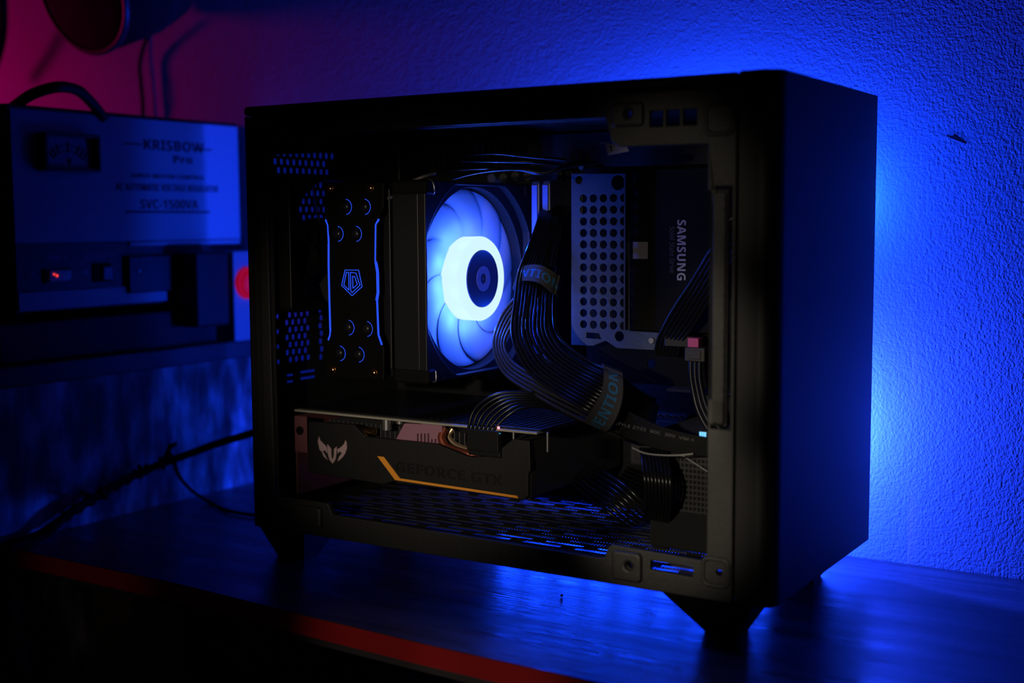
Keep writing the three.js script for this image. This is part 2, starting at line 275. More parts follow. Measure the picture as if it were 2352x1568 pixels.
// ---------------------------------------------------------------- processor cooler
const cooler = thing('cpu_cooler', 'black tower cooler with a pentagon emblem in painted blue glint and eight heat pipe tips', 'cooler', [0.079, 0.19, -0.157]);
{
  const zc = -0.0125, c = [[745, 420], [880, 420], [880, 478], [868, 500], [866, 540], [867, 760], [882, 803], [882, 872], [748, 868], [750, 782], [757, 768], [756, 546], [750, 508], [745, 490]].map(([x, y]) => { const p = at(x, y, zc); return [p.x, p.y]; }).reverse();
  part('top_cover', extZ(poly(c), zc - 0.0035, zc, 0.0004), matte(0.0025, 0.5), cooler);
  const fin = []; for (let i = 0; i < 34; i++) fin.push(box(0.0565, 0.1035, 0.129, 0.251, -0.021 - i * 0.003, -0.0215 - i * 0.003));
  part('fin_stack', fin, blackMetal, cooler);
  const tips = [[797, 475], [840, 475], [778, 537], [820, 537], [803, 752], [845, 755], [783, 811], [826, 814]];
  for (const [x, y] of tips) {
    const p = at(x - 4, y, zc);
    const hp = part('heat_pipe', [cyl('z', [p.x, p.y, -0.083], 0.003, 0.003, 0.14, 14), new THREE.SphereGeometry(0.003, 14, 8).scale(1, 1, 0.5).translate(p.x, p.y, -0.0128)], M(0.02, 0.02, 0.022, 0.3, 0.5), cooler);
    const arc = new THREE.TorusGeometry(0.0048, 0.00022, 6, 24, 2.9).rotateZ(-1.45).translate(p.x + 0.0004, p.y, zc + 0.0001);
    part('glint_arc', arc, glintLine, hp, 'thin blue arc, a glint painted on the pipe rim');
  }
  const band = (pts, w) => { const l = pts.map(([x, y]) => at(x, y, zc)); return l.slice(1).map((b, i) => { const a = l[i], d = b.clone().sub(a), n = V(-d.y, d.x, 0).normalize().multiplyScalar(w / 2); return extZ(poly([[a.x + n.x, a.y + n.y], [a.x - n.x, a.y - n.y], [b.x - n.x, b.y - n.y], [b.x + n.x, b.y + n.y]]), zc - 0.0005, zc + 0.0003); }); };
  part('glint_trim', [...band([[748, 504], [753, 518], [755, 560]], 0.0009), ...band([[755, 560], [755, 610], [757, 690], [759, 760]], 0.0013), ...band([[759, 760], [758, 770], [754, 781]], 0.0010)], glintLine, cooler, 'blue painted glint down the left edge');
  part('glint_trim', [...band([[870, 503], [863, 516], [862, 600]], 0.0010), ...band([[863, 600], [867, 625], [868, 672], [865, 690]], 0.0017), ...band([[866, 690], [869, 768], [877, 792]], 0.0010)], glintLine, cooler, 'blue painted glint down the right edge');
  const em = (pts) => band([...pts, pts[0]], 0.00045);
  part('emblem', [...em([[793, 620], [824, 620], [832, 658], [809, 679], [785, 655]]), ...em([[796, 625], [801, 625], [802, 666], [790, 654]]), ...em([[805, 625], [818, 627], [827, 655], [809, 672], [806, 668]]), ...em([[810, 634], [815, 635], [821, 653], [811, 662]])], glintLine, cooler, 'pentagon emblem outlined in blue painted glint');
  for (const [x, y] of [[759, 433], [852, 432], [765, 849], [860, 856]]) { const p = at(x, y, zc); part('screw', [new THREE.SphereGeometry(0.0021, 16, 10).scale(1, 1, 0.7).translate(p.x, p.y, zc + 0.0004), cyl('z', [p.x, p.y, zc], 0.0028, 0.0028, 0.0008, 16)], brass, cooler); }
  part('base_block', [rbox(0.06, 0.1, 0.17, 0.21, -0.1572, -0.142, 0.002)], blackMetal, cooler);
  part('side_rib', [rbox(0.1052, 0.1072, 0.134, 0.248, -0.05, -0.0145, 0.0006), rbox(0.1100, 0.1110, 0.137, 0.233, -0.05, -0.0155, 0.0004)], M(0.008, 0.008, 0.009, 0.4), cooler);
  part('fan_clip', [tube(px([[965, 415, -0.0115], [990, 413, -0.0115], [995, 420, -0.0112], [998, 440, -0.0118], [994, 446, -0.014]]), 0.0005, 30, 6), tube(px([[945, 868, -0.0115], [1000, 876, -0.0112], [1002, 868, -0.0112], [1001, 852, -0.0118]]), 0.0005, 30, 6), tube(px([[961, 840, -0.012], [970, 852, -0.0115]]), 0.0005, 8, 6)], steel, cooler, 'bent steel wire clips');
}

// ---------------------------------------------------------------- glowing fan on the cooler
const FC = V(0.14, 0.190, -0.069), FU = 0.069;
const fan = thing('cooling_fan', 'large glowing blue fan with a white-lit hub facing the front of the case', 'fan', [0.1275, 0.126, -0.069]);
{
  const sq = (h, r) => rrect(FU - h, FU + h, FC.y - h, FC.y + h, r);
  const clip = (h, R, n = 96) => Array.from({ length: n }, (_, i) => { const a = -i * 2 * Math.PI / n, c = Math.cos(a), s = Math.sin(a), k = Math.min(R, h / Math.max(Math.abs(c), Math.abs(s))); return [FU + k * c, FC.y + k * s]; });
  const f1 = sq(0.0622, 0.006); hole(f1, clip(0.0603, 0.0668)); const f2 = sq(0.0622, 0.006); hole(f2, ngon(FU, FC.y, 0.0592, 72).reverse());
  part('frame', [extX(f1, 0.1345, 0.14, 0.0005), extX(f2, 0.115, 0.1345, 0.0005)], new THREE.MeshPhysicalMaterial({ color: new THREE.Color(0.009, 0.0095, 0.011), roughness: 0.45, specularIntensity: 0.6 }), fan);
  const corner = []; for (const [a, b] of [[-1, -1], [-1, 1], [1, -1], [1, 1]]) corner.push(rbox(0.1145, 0.1415, FC.y + b * 0.0535, FC.y + b * 0.0628, FC.z + a * 0.0535, FC.z + a * 0.0628, 0.002));
  part('corner_pad', corner, rubber, fan);
  // hub: cap, glowing ring, sleeve
  const lath = (pts, n = 64) => new THREE.LatheGeometry(pts.map(([r, x]) => new THREE.Vector2(r, x)), n).rotateZ(-Math.PI / 2).translate(0, FC.y, FC.z);
  part('hub_ring', lath([[0.0272, 0.118], [0.0275, 0.139], [0.0268, 0.1402], [0.0188, 0.1404], [0.0188, 0.139]]), glow(0.66, 0.93, 1, 1.0), fan, 'white-hot glowing ring of the hub');
  const cap = part('hub_cap', lath([[0.0187, 0.1395], [0.0187, 0.1408], [0.0180, 0.1412], [0.0001, 0.1412]]), M(0.02, 0.02, 0.03, 0.5), fan);
  part('hub_sticker', lath([[0.0082, 0.1412], [0.0082, 0.1415], [0.0034, 0.1415], [0.0034, 0.1412]]), M(0.15, 0.15, 0.2, 0.6), cap);
  // swept translucent blades
  const blade = M(0.85, 0.85, 0.85, 0.7); const bm = new THREE.MeshPhysicalMaterial({ color: new THREE.Color(0.42, 0.42, 0.42), roughness: 0.9, transmission: 0.3, thickness: 0 });
  const NB = 9, R0 = 0.0265, R1 = 0.0578;
  for (let b = 0; b < NB; b++) {
    const P = [], I = [], nr = 10, nc = 10, th = 0.0006;
    for (const side of [0, 1]) for (let i = 0; i <= nr; i++) for (let j = 0; j <= nc; j++) {
      const t = i / nr, r = R0 + (R1 - R0) * t, c = j / nc, a = b * 2 * Math.PI / NB + 0.5 * t * t + (c - 0.5) * (0.92 - 0.06 * t), x = 0.1262 + (c - 0.5) * -0.0022 + 0.0012 * Math.sin(Math.PI * c) + (side ? -th : 0);
      P.push(x, FC.y + r * Math.sin(a), FC.z - r * Math.cos(a));
    }
    const id = (s, i, j) => s * (nr + 1) * (nc + 1) + i * (nc + 1) + j;
    const quad = (a, b2, c2, d) => I.push(a, b2, c2, a, c2, d);
    for (let i = 0; i < nr; i++) for (let j = 0; j < nc; j++) { quad(id(0, i, j), id(0, i + 1, j), id(0, i + 1, j + 1), id(0, i, j + 1)); quad(id(1, i, j), id(1, i, j + 1), id(1, i + 1, j + 1), id(1, i + 1, j)); }
    for (let i = 0; i < nr; i++) { quad(id(0, i, 0), id(1, i, 0), id(1, i + 1, 0), id(0, i + 1, 0)); quad(id(0, i + 1, nc), id(1, i + 1, nc), id(1, i, nc), id(0, i, nc)); }
    for (let j = 0; j < nc; j++) quad(id(0, nr, j), id(1, nr, j), id(1, nr, j + 1), id(0, nr, j + 1));
    const g = new THREE.BufferGeometry(); g.setAttribute('position', new THREE.Float32BufferAttribute(P, 3)); g.setIndex(I); g.computeVertexNormals();
    part('blade', g, bm, fan);
  }
  part('strut', [0.4, 1.97, 3.54, 5.11].map((a) => { const g = box(0.1155, 0.118, 0.02, 0.06, -0.002, 0.002); g.rotateX(a); return g.translate(0, FC.y, FC.z); }), plastic, fan);
  for (let i = 0; i < 10; i++) { const a = i * Math.PI / 5 + 0.3, k = 1 + 0.7 * Math.cos(a - 3.6); lamp('point', [0.018, 0.08, 1], 0.0024 * k, [0.1370, FC.y + 0.0300 * Math.sin(a), FC.z - 0.0300 * Math.cos(a)], 0.06); }
  for (let i = 0; i < 14; i++) { const a = i * Math.PI / 7 + 0.1, k = 1 + 0.9 * Math.cos(a - 3.5); lamp('point', [0.07, 0.21, 1], 0.00045 * k, [0.1340, FC.y + 0.0335 * Math.sin(a), FC.z - 0.0335 * Math.cos(a)], 0.1); }
  for (const a of [0.785, 2.356, 3.927, 5.498]) lamp('point', [0.004, 0.06, 1], 0.0042, [0.150, FC.y + 0.034 * Math.sin(a), FC.z - 0.034 * Math.cos(a)], 0.1);
}
// wires clipped beside the fan
tag(part('fan_lead', [tube(px([[892, 455, -0.0105], [908, 450, -0.010], [925, 432, -0.0095], [950, 415, -0.0095], [975, 405, -0.012], [1000, 398, -0.02]]), 0.0011, 40, 8), tube(px([[951, 466, -0.0105], [938, 482, -0.0095], [929, 510, -0.0095], [924, 540, -0.0095], [920, 553, -0.011]]), 0.0010, 30, 8)], M(0.09, 0.085, 0.085, 0.4)), 'grey fan lead curling over the cooler beside the glowing fan', 'cable');

// ---------------------------------------------------------------- rear fan
{
  const rf = thing('exhaust_fan', 'dark unlit exhaust fan against the rear vents of the case', 'fan', [0.014, 0.165, -0.0585]);
  const u = 0.0585, y = 0.2135, s = rrect(u - 0.046, u + 0.046, y - 0.046, y + 0.046, 0.004); hole(s, ngon(u, y, 0.0435, 48).reverse());
  part('frame', extX(s, 0.0024, 0.026, 0.0006), plastic, rf);
  part('hub', cyl('x', [0.014, y, -u], 0.017, 0.017, 0.018, 32), plastic, rf);
  for (let b = 0; b < 7; b++) { const g = new THREE.BoxGeometry(0.0012, 0.026, 0.03, 1, 4, 4); g.rotateY(0.75); g.translate(0.014, 0.029, 0); g.rotateX(b * 2 * Math.PI / 7 + 0.2); part('blade', g.translate(0, y, -u), plastic, rf); }
}

// ---------------------------------------------------------------- graphics card
const gpu = thing('graphics_card', 'black graphics card with an orange stripe and embossed lettering, lying level below the fan', 'graphics card', [0.105, 0.055, -0.09]);
{
  const zf = -0.03, Q = (l) => l.map(([x, y]) => { const p = at(x, y, zf); return [p.x, p.y]; });
  const shroudMat = M(0.0068, 0.0064, 0.0064, 0.6, 0, { bumpMap: speck, bumpScale: 0.0002 });
  const face = Q([[708, 968], [812, 975], [838, 1003], [1003, 1020], [1068, 1046], [1090, 1050], [1130, 1046], [1178, 1008], [1216, 1012], [1218, 1080], [1213, 1090], [1213, 1140], [1200, 1148], [908, 1104], [880, 1112], [720, 1086], [708, 1078]]).reverse();
  part('shroud', extZ(poly(face), zf - 0.004, zf, 0.0005), shroudMat, gpu);
  part('shroud_end', rbox(0.195, 0.1992, 0.0578, 0.0935, zf - 0.002, -0.152, 0.001), shroudMat, gpu);
  const under = rect(0.024, 0.198, 0.034, 0.15); for (const x of [0.065, 0.148]) hole(under, ngon(x, 0.092, 0.039, 48).reverse());
  part('shroud_underside', extY(under, 0.0565, 0.0590), shroudMat, gpu);
  for (const x of [0.065, 0.148]) { const fr = part('fan_rotor', [cyl('y', [x, 0.060, -0.092], 0.0135, 0.0135, 0.006, 24), ...Array.from({ length: 9 }, (_, i) => { const g = box(0.012, 0.036, -0.0006, 0.0006, -0.008, 0.008); g.rotateX(0.6); g.rotateY(i * 2 * Math.PI / 9); return g.translate(x, 0.061, -0.092); })], plastic, gpu); }
  part('circuit_board', rbox(0.0120, 0.2055, 0.0984, 0.0998, -0.0285, -0.146, 0.0003), M(0.35, 0.33, 0.28, 0.6), gpu);
  part('backplate', [rbox(0.016, 0.207, 0.1000, 0.1012, -0.031, -0.142, 0.0005), ...Array.from({ length: 16 }, (_, i) => box(0.122 + i * 0.0052, 0.1245 + i * 0.0052, 0.1012, 0.1017, -0.034, -0.135))], M(0.015, 0.015, 0.017, 0.3, 0.3), gpu);
  part('orange_stripe', extZ(poly(Q([[867, 1047], [882, 1049], [919, 1098], [1188, 1138], [1191, 1144], [908, 1102]]).reverse()), zf - 0.0002, zf + 0.0003), M(1.0, 0.38, 0.035, 0.6), gpu, 'orange angled stripe');
  const z5 = (l) => Q(l.map(([x, y]) => [600 + x / 3.618, 850 + y / 3.618])).reverse();
  part('emblem', [z5([[551, 612], [578, 645], [584, 655], [584, 700], [590, 735], [600, 735], [606, 700], [606, 655], [630, 632], [628, 680], [620, 740], [597, 775], [570, 745], [557, 700], [553, 650]]),
    z5([[482, 548], [492, 582], [520, 610], [548, 640], [552, 690], [530, 664], [513, 672], [530, 700], [553, 743], [520, 715], [508, 680], [487, 658], [473, 590]]),
    z5([[702, 580], [712, 602], [714, 650], [700, 690], [680, 720], [655, 745], [635, 756], [650, 715], [672, 690], [655, 672], [640, 694], [634, 655], [660, 642], [690, 612]])].map((q) => extZ(poly(q), zf - 0.0002, zf + 0.0003)), M(0.5, 0.34, 0.37, 0.6, 0), gpu, 'pale winged emblem');
  { const g = text('GEFORCE GTX', 0.0066, 0.0006), a = at(914, 1080, zf), b = at(1148, 1105, zf); g.computeBoundingBox(); const w = g.boundingBox.max.x - g.boundingBox.min.x; g.scale(0.0825 / w, 1, 1); g.rotateZ(-0.015); part('lettering', g.translate((a.x + b.x) / 2, 0.0677, zf - 0.0001), M(0.006, 0.006, 0.006, 0.5), gpu, 'raised black lettering'); }
  // heatsink comb, heat pipe and components in the gap under the board
  const comb = poly(Q([[868, 1012], [897, 1012], [916, 975], [955, 977], [958, 973], [1003, 978], [1003, 1024]]).reverse());
  for (let i = 0; i < 10; i++) { const x = 921 + i * 8.1, t = i > 6 ? 1011 : i ? 998 : 1008; hole(comb, Q([[x, t], [x + 3.6, t], [x + 3.6, 1021], [x, 1020]])); }
  part('heatsink_comb', extZ(comb, zf - 0.010, zf - 0.006), M(0.33, 0.155, 0.22, 0.6, 0), gpu, 'pinkish slotted heatsink edge');
  part('heatsink_fins', Array.from({ length: 40 }, (_, i) => box(0.03 + i * 0.004, 0.0305 + i * 0.004, 0.066, 0.092, -0.044, -0.145)), M(0.3, 0.3, 0.32, 0.4, 0.8), gpu);
  part('heat_pipe', tube(px([[1022, 984, -0.040], [1014, 1004, -0.037], [1024, 1024, -0.036], [1052, 1037, -0.036], [1090, 1045, -0.038], [1120, 1047, -0.045]]), 0.0026, 40, 12), M(0.6, 0.16, 0.1, 0.3, 0.8), gpu, 'curved copper heat pipe');
  part('heat_pipe', tube(px([[1040, 985, -0.046], [1030, 1000, -0.044], [1045, 1020, -0.043], [1080, 1034, -0.043]]), 0.0022, 30, 12), M(0.6, 0.45, 0.3, 0.35, 0.8), gpu);
  part('capacitor', cyl('y', [at(889, 970, -0.036).x, 0.0945, -0.036], 0.0032, 0.0032, 0.0075, 20), M(0.6, 0.58, 0.6, 0.3, 0.9), gpu);
  part('capacitor', cyl('y', [at(919, 970, -0.040).x, 0.0965, -0.040], 0.0026, 0.0026, 0.0035, 20), M(0.6, 0.58, 0.55, 0.3, 0.9), gpu);
  { const p = at(846, 990, -0.037); part('screw', [cyl('x', [p.x, p.y, p.z], 0.0032, 0.0026, 0.011, 18)], brass, gpu); }
  for (const x of [1180, 1258]) { const p = at(x, 995, -0.034); part('standoff', cyl('y', [p.x, 0.0935, p.z], 0.0011, 0.0011, 0.012, 10), steel, gpu); }
  part('power_connector', [rbox(0.1555, 0.1795, 0.0815, 0.0960, -0.028, -0.046, 0.0008), rbox(0.164, 0.171, 0.0960, 0.0982, -0.029, -0.034, 0.0004)], plastic, gpu);
  { const p = at(1145, 982, -0.0275); part('indicator_light', new THREE.SphereGeometry(0.0009, 12, 8).translate(p.x, p.y, p.z), glow(1, 0.25, 0.32, 2.2), gpu, 'tiny pinkish red indicator light'); const q = at(1146, 995, -0.0275); part('status_light', new THREE.SphereGeometry(0.0009, 12, 8).scale(1.6, 0.6, 0.6).translate(q.x, q.y, q.z), glow(0.02, 0.25, 0.45, 0.7), gpu); }
  const br = part('mounting_bracket', [rbox(0.0100, 0.0210, 0.0700, 0.0950, -0.0315, -0.0305, 0.0003), box(0.0100, 0.0112, 0.040, 0.0950, -0.0315, -0.115)], M(0.2, 0.07, 0.085, 0.6, 0.1), gpu, 'pinkish metal bracket at the rear end');
  { const p = at(690, 988, -0.030); part('screw', cyl('z', [p.x, p.y, -0.0297], 0.0026, 0.003, 0.0016, 14), blackMetal, br); }
}

// ---------------------------------------------------------------- bracket, drive, power supply
{
  const bk = thing('drive_bracket', 'dark metal bracket perforated with rows of round holes right of the fan', 'bracket', [0.21, 0.146, -0.1004]);
  const s = poly([[0.1894, 0.1462], [0.2054, 0.1462], [0.2150, 0.1500], [0.2230, 0.1455], [0.2560, 0.1455], [0.2560, 0.1568], [0.2320, 0.1572], [0.2312, 0.2568], [0.1896, 0.2578]]);
  for (let j = 0; j < 12; j++) for (let i = 0; i < 5; i++) hole(s, ngon(0.1986 + i * 0.00728, 0.2416 - j * 0.00741, 0.00255, 14).reverse());
  hole(s, ngon(0.1954, 0.2535, 0.0026, 16).reverse()); hole(s, ngon(0.2237, 0.2513, 0.0047, 20).reverse()); hole(s, ngon(0.2247, 0.1533, 0.0032, 16).reverse());
  hole(s, [[0.2005, 0.1512], [0.2115, 0.1510], [0.2100, 0.1545], [0.2010, 0.1548]].reverse());
  part('perforated_plate', extZ(s, -0.1014, -0.1000, 0.0003), M(0.026, 0.042, 0.07, 0.45, 0, { bumpMap: speck, bumpScale: 0.0003 }), bk);
  part('plate_flange', box(0.2303, 0.2313, 0.158, 0.2566, -0.1005, -0.0950), M(0.05, 0.06, 0.09, 0.4, 0), bk);
  for (const [x, y] of [[1497, 782], [1336, 384]]) { const p = at(x, y, -0.099); part('screw', [cyl('z', [p.x, p.y, -0.0990], 0.0022, 0.0018, 0.002, 14)], steel, bk); }
  const tray = thing('drive_tray', 'dark speckled metal tray behind the solid state drive', 'tray', [0.285, 0.125, -0.112]);
  const ts = poly([[0.200, 0.1220], [0.335, 0.1180], [0.335, 0.262], [0.190, 0.262], [0.190, 0.1500], [0.196, 0.1400]]); for (const [x, y] of [[0.24, 0.135], [0.27, 0.135]]) hole(ts, ngon(x, y, 0.003, 14).reverse());
  part('tray_plate', extZ(ts, -0.1165, -0.1150, 0.0003), new THREE.MeshPhysicalMaterial({ color: new THREE.Color(0.002, 0.002, 0.002), roughness: 0.8, specularIntensity: 0.25 }), tray);
  part('tray_flange', box(0.205, 0.335, 0.1205, 0.1220, -0.1135, -0.098), coat, tray);
  const ssd = thing('solid_state_drive', 'flat black solid state drive with grey lettering and a grey square', 'drive', [0.264, 0.157, -0.108]);
  part('shell', rbox(0.2316, 0.3300, 0.1570, 0.2595, -0.1118, -0.1048, 0.0012), new THREE.MeshPhysicalMaterial({ color: new THREE.Color(0.0035, 0.0035, 0.0035), roughness: 0.8, specularIntensity: 0.3 }), ssd);
  const ink = M(0.36, 0.35, 0.40, 0.6), inkDim = M(0.06, 0.06, 0.065, 0.6);
  part('square_mark', extZ(rrect(0.2319, 0.2424, 0.2029, 0.2137, 0.0003), -0.1049, -0.1046), M(0.19, 0.175, 0.20, 0.6), ssd, 'grey printed square');
  const t1 = text('SAMSUNG', 0.0058, 0.0003, font, 0.0376).rotateZ(-Math.PI / 2); part('lettering', t1.translate(0.26555, 0.2086, -0.1049), ink, ssd, 'pale grey lettering');
  const t2 = text('Solid State Drive', 0.0034, 0.0003, fontThin, 0.0288).rotateZ(-Math.PI / 2); part('lettering', t2.translate(0.2593, 0.2088, -0.1049), inkDim, ssd, 'small dim lettering');
  const psu = thing('power_supply', 'dark power supply box low at the front of the case', 'power supply', [0.30, 0.0312, -0.10]);
  part('housing', rbox(0.268, 0.339, 0.0320, 0.1020, -0.055, -0.156, 0.002), coat, psu);
  part('vent_mesh', [...Array.from({ length: 11 }, (_, i) => box(0.2880, 0.3230, 0.0560 + i * 0.0032, 0.0572 + i * 0.0032, -0.0552, -0.0542)), ...Array.from({ length: 14 }, (_, i) => box(0.2885 + i * 0.0026, 0.2893 + i * 0.0026, 0.0555, 0.0895, -0.0553, -0.0540))], M(0.010, 0.010, 0.010, 0.7), psu);
  for (let i = 0; i < 3; i++) part('cable_socket', rbox(0.2655, 0.2682, 0.042 + i * 0.018, 0.055 + i * 0.018, -0.075, -0.12, 0.0004), plastic, psu);
}

// ---------------------------------------------------------------- cables inside the case
// control rows: pixel x, pixel y, depth plane, half width vector in pixels
function ribbon(ctrl, n, r, mat, parent, name = 'wire', wob = 0) {
  for (let k = 0; k < n; k++) {
    const t = n > 1 ? 2 * k / (n - 1) - 1 : 0;
    const pts = ctrl.map(([x, y, z, wx, wy, dz = 0]) => at(x + wx * t, y + wy * t, z + dz * t + wob * (rnd() - 0.5)));
    part(name, tube(pts, r, 56, 7), mat, parent);
  }
}
const mainCable = thing('power_cable', 'thick black ribbon cable strapped twice, running down from the memory past the fan', 'cable', [0.2, 0.1, -0.06]);
ribbon([[1268, 470, -0.125, 24, 4, -0.002], [1264, 512, -0.105, 28, 4, -0.004], [1246, 575, -0.088, 32, 6, -0.006], [1230, 635, -0.078, 38, 9, -0.006], [1222, 700, -0.066, 40, 4, -0.006], [1220, 765, -0.056, 43, -6, -0.006], [1250, 826, -0.050, 40, -22, -0.006], [1312, 872, -0.046, 32, -30, -0.006], [1376, 906, -0.041, 26, -36, -0.006], [1432, 938, -0.052, 20, -34, -0.004], [1478, 955, -0.080, 12, -30], [1505, 958, -0.118, 6, -26]], 11, 0.00112, wireMat, mainCable, 'wire', 0.0012);
ribbon([[1274, 475, -0.130, 22, 4, -0.002], [1272, 520, -0.112, 26, 4, -0.004], [1256, 580, -0.094, 30, 6, -0.006], [1242, 640, -0.084, 34, 9, -0.006], [1238, 705, -0.073, 34, 4, -0.006], [1240, 770, -0.064, 38, -6, -0.006], [1276, 824, -0.057, 36, -22, -0.006], [1330, 862, -0.051, 32, -28, -0.006], [1388, 892, -0.046, 26, -34, -0.006], [1436, 920, -0.058, 16, -32], [1478, 938, -0.085, 8, -28], [1500, 942, -0.120, 4, -26]], 9, 0.00112, wireMat, mainCable, 'wire', 0.0012);
ribbon([[1222, 640, -0.080, 12, 4], [1200, 685, -0.070, 13, 6], [1164, 735, -0.062, 13, 7], [1146, 790, -0.056, 12, 0], [1166, 842, -0.051, 11, -11], [1236, 888, -0.046, 11, -15], [1318, 930, -0.041, 12, -18], [1372, 957, -0.0375, 12, -18], [1425, 982, -0.045, 10, -18], [1470, 1000, -0.070, 6, -18], [1500, 1003, -0.110, 4, -16]], 5, 0.00112, M(0.022, 0.021, 0.019, 0.3), mainCable, 'wire', 0.0006);
{
  const g8 = thing('graphics_power_cable', 'black multi-wire cable arching from the graphics card towards the strapped bundle', 'cable', [0.17, 0.09, -0.04]);
  ribbon([[1098, 1020, -0.030, 26, 6], [1103, 990, -0.028, 27, 6], [1120, 955, -0.030, 30, 14], [1160, 925, -0.034, 24, 18], [1215, 917, -0.042, 14, 16], [1275, 927, -0.052, 6, 16], [1335, 950, -0.060, 0, 16]], 7, 0.00105, wireMat, g8, 'wire', 0.0003);
  part('plug', rbox(0.1558, 0.1792, 0.0850, 0.0985, -0.0262, -0.0282, 0.0005), plastic, g8);
  const sp = thing('drive_power_cable', 'flat black ribbon cable slanting down across the solid state drive', 'cable', [0.28, 0.155, -0.08]);
  ribbon([[1712, 502, -0.043, 18, 14], [1690, 530, -0.045, 20, 15, -0.003], [1655, 590, -0.060, 22, 16, -0.003], [1614, 660, -0.075, 23, 16, -0.003], [1572, 725, -0.088, 25, 14, -0.003], [1538, 785, -0.096, 26, 5], [1530, 815, -0.100, 24, 2]], 7, 0.0013, M(0.005, 0.005, 0.005, 0.32), sp, 'wire');
  part('plug', [rbox(0.2590, 0.2790, 0.1490, 0.1560, -0.1045, -0.094, 0.0006)], plastic, sp);
  const sata = thing('data_cable', 'flat black data cable with a pink latch below the solid state drive', 'cable', [0.286, 0.11, -0.09]);
  const Q = (x, y) => at(x, y, -0.085);
  { const a = Q(1572, 797), b = Q(1618, 832), c = Q(1577, 776), d = Q(1602, 799); part('plug', [rbox(a.x, b.x, b.y, a.y, -0.096, -0.085, 0.0008), rbox(a.x + 0.0025, b.x - 0.0025, b.y + 0.0016, a.y - 0.0016, -0.085, -0.0842, 0.0004)], M(0.028, 0.027, 0.027, 0.6), sata); part('latch', rbox(c.x, d.x, d.y, c.y, -0.093, -0.0862, 0.0006), M(0.5, 0.06, 0.2, 0.5), sata, 'pink plastic latch'); }
  ribbon([[1597, 828, -0.090, 10, 1], [1597, 862, -0.088, 10, 1], [1603, 900, -0.086, 10, 0], [1614, 940, -0.084, 10, -3], [1640, 985, -0.082, 9, -6], [1690, 1030, -0.080, 8, -8]], 3, 0.0017, M(0.006, 0.006, 0.009, 0.25), sata, 'cable_core');
  const fl2 = thing('flat_cable', 'matte black flat cable with faint printing leading right from the lower strap', 'cable', [0.29, 0.1, -0.035]);
  ribbon([[1400, 945, -0.052, -4, 26], [1440, 972, -0.044, -6, 24], [1500, 1000, -0.038, -6, 22], [1570, 1018, -0.036, -4, 20], [1650, 1030, -0.036, -2, 18]], 9, 0.0011, rubber, fl2, 'cable_core');
  { const a = at(1415, 970, -0.0365), b = at(1590, 1012, -0.0335), g = text('STYLE 2725  80C  30V  VW-1', 0.0017, 0.0003, fontThin, a.distanceTo(b)); g.rotateZ(Math.atan2(b.y - a.y, b.x - a.x)); part('lettering', g.translate((a.x + b.x) / 2, (a.y + b.y) / 2, (a.z + b.z) / 2), M(0.05, 0.05, 0.05, 0.7), fl2); }
  const ma = thing('modular_cable', 'black flat cable hanging straight down in front of the power supply', 'cable', [0.275, 0.05, -0.04]);
  ribbon([[1500, 1030, -0.055, 28, 0], [1506, 1062, -0.042, 29, 2], [1510, 1100, -0.034, 29, 4], [1512, 1140, -0.036, 28, 5], [1510, 1180, -0.048, 26, 5], [1505, 1200, -0.060, 26, 5]], 8, 0.00105, wireMat, ma, 'wire');
  const mbb = thing('modular_cable', 'black flat cable bending forward over the slotted floor of the case', 'cable', [0.245, 0.04, -0.04]);
  ribbon([[1330, 1085, -0.085, 20, -22], [1375, 1115, -0.065, 24, -24], [1422, 1150, -0.050, 27, -23], [1462, 1186, -0.055, 27, -18], [1490, 1200, -0.075, 27, -12]], 7, 0.00105, wireMat, mbb, 'wire');
}
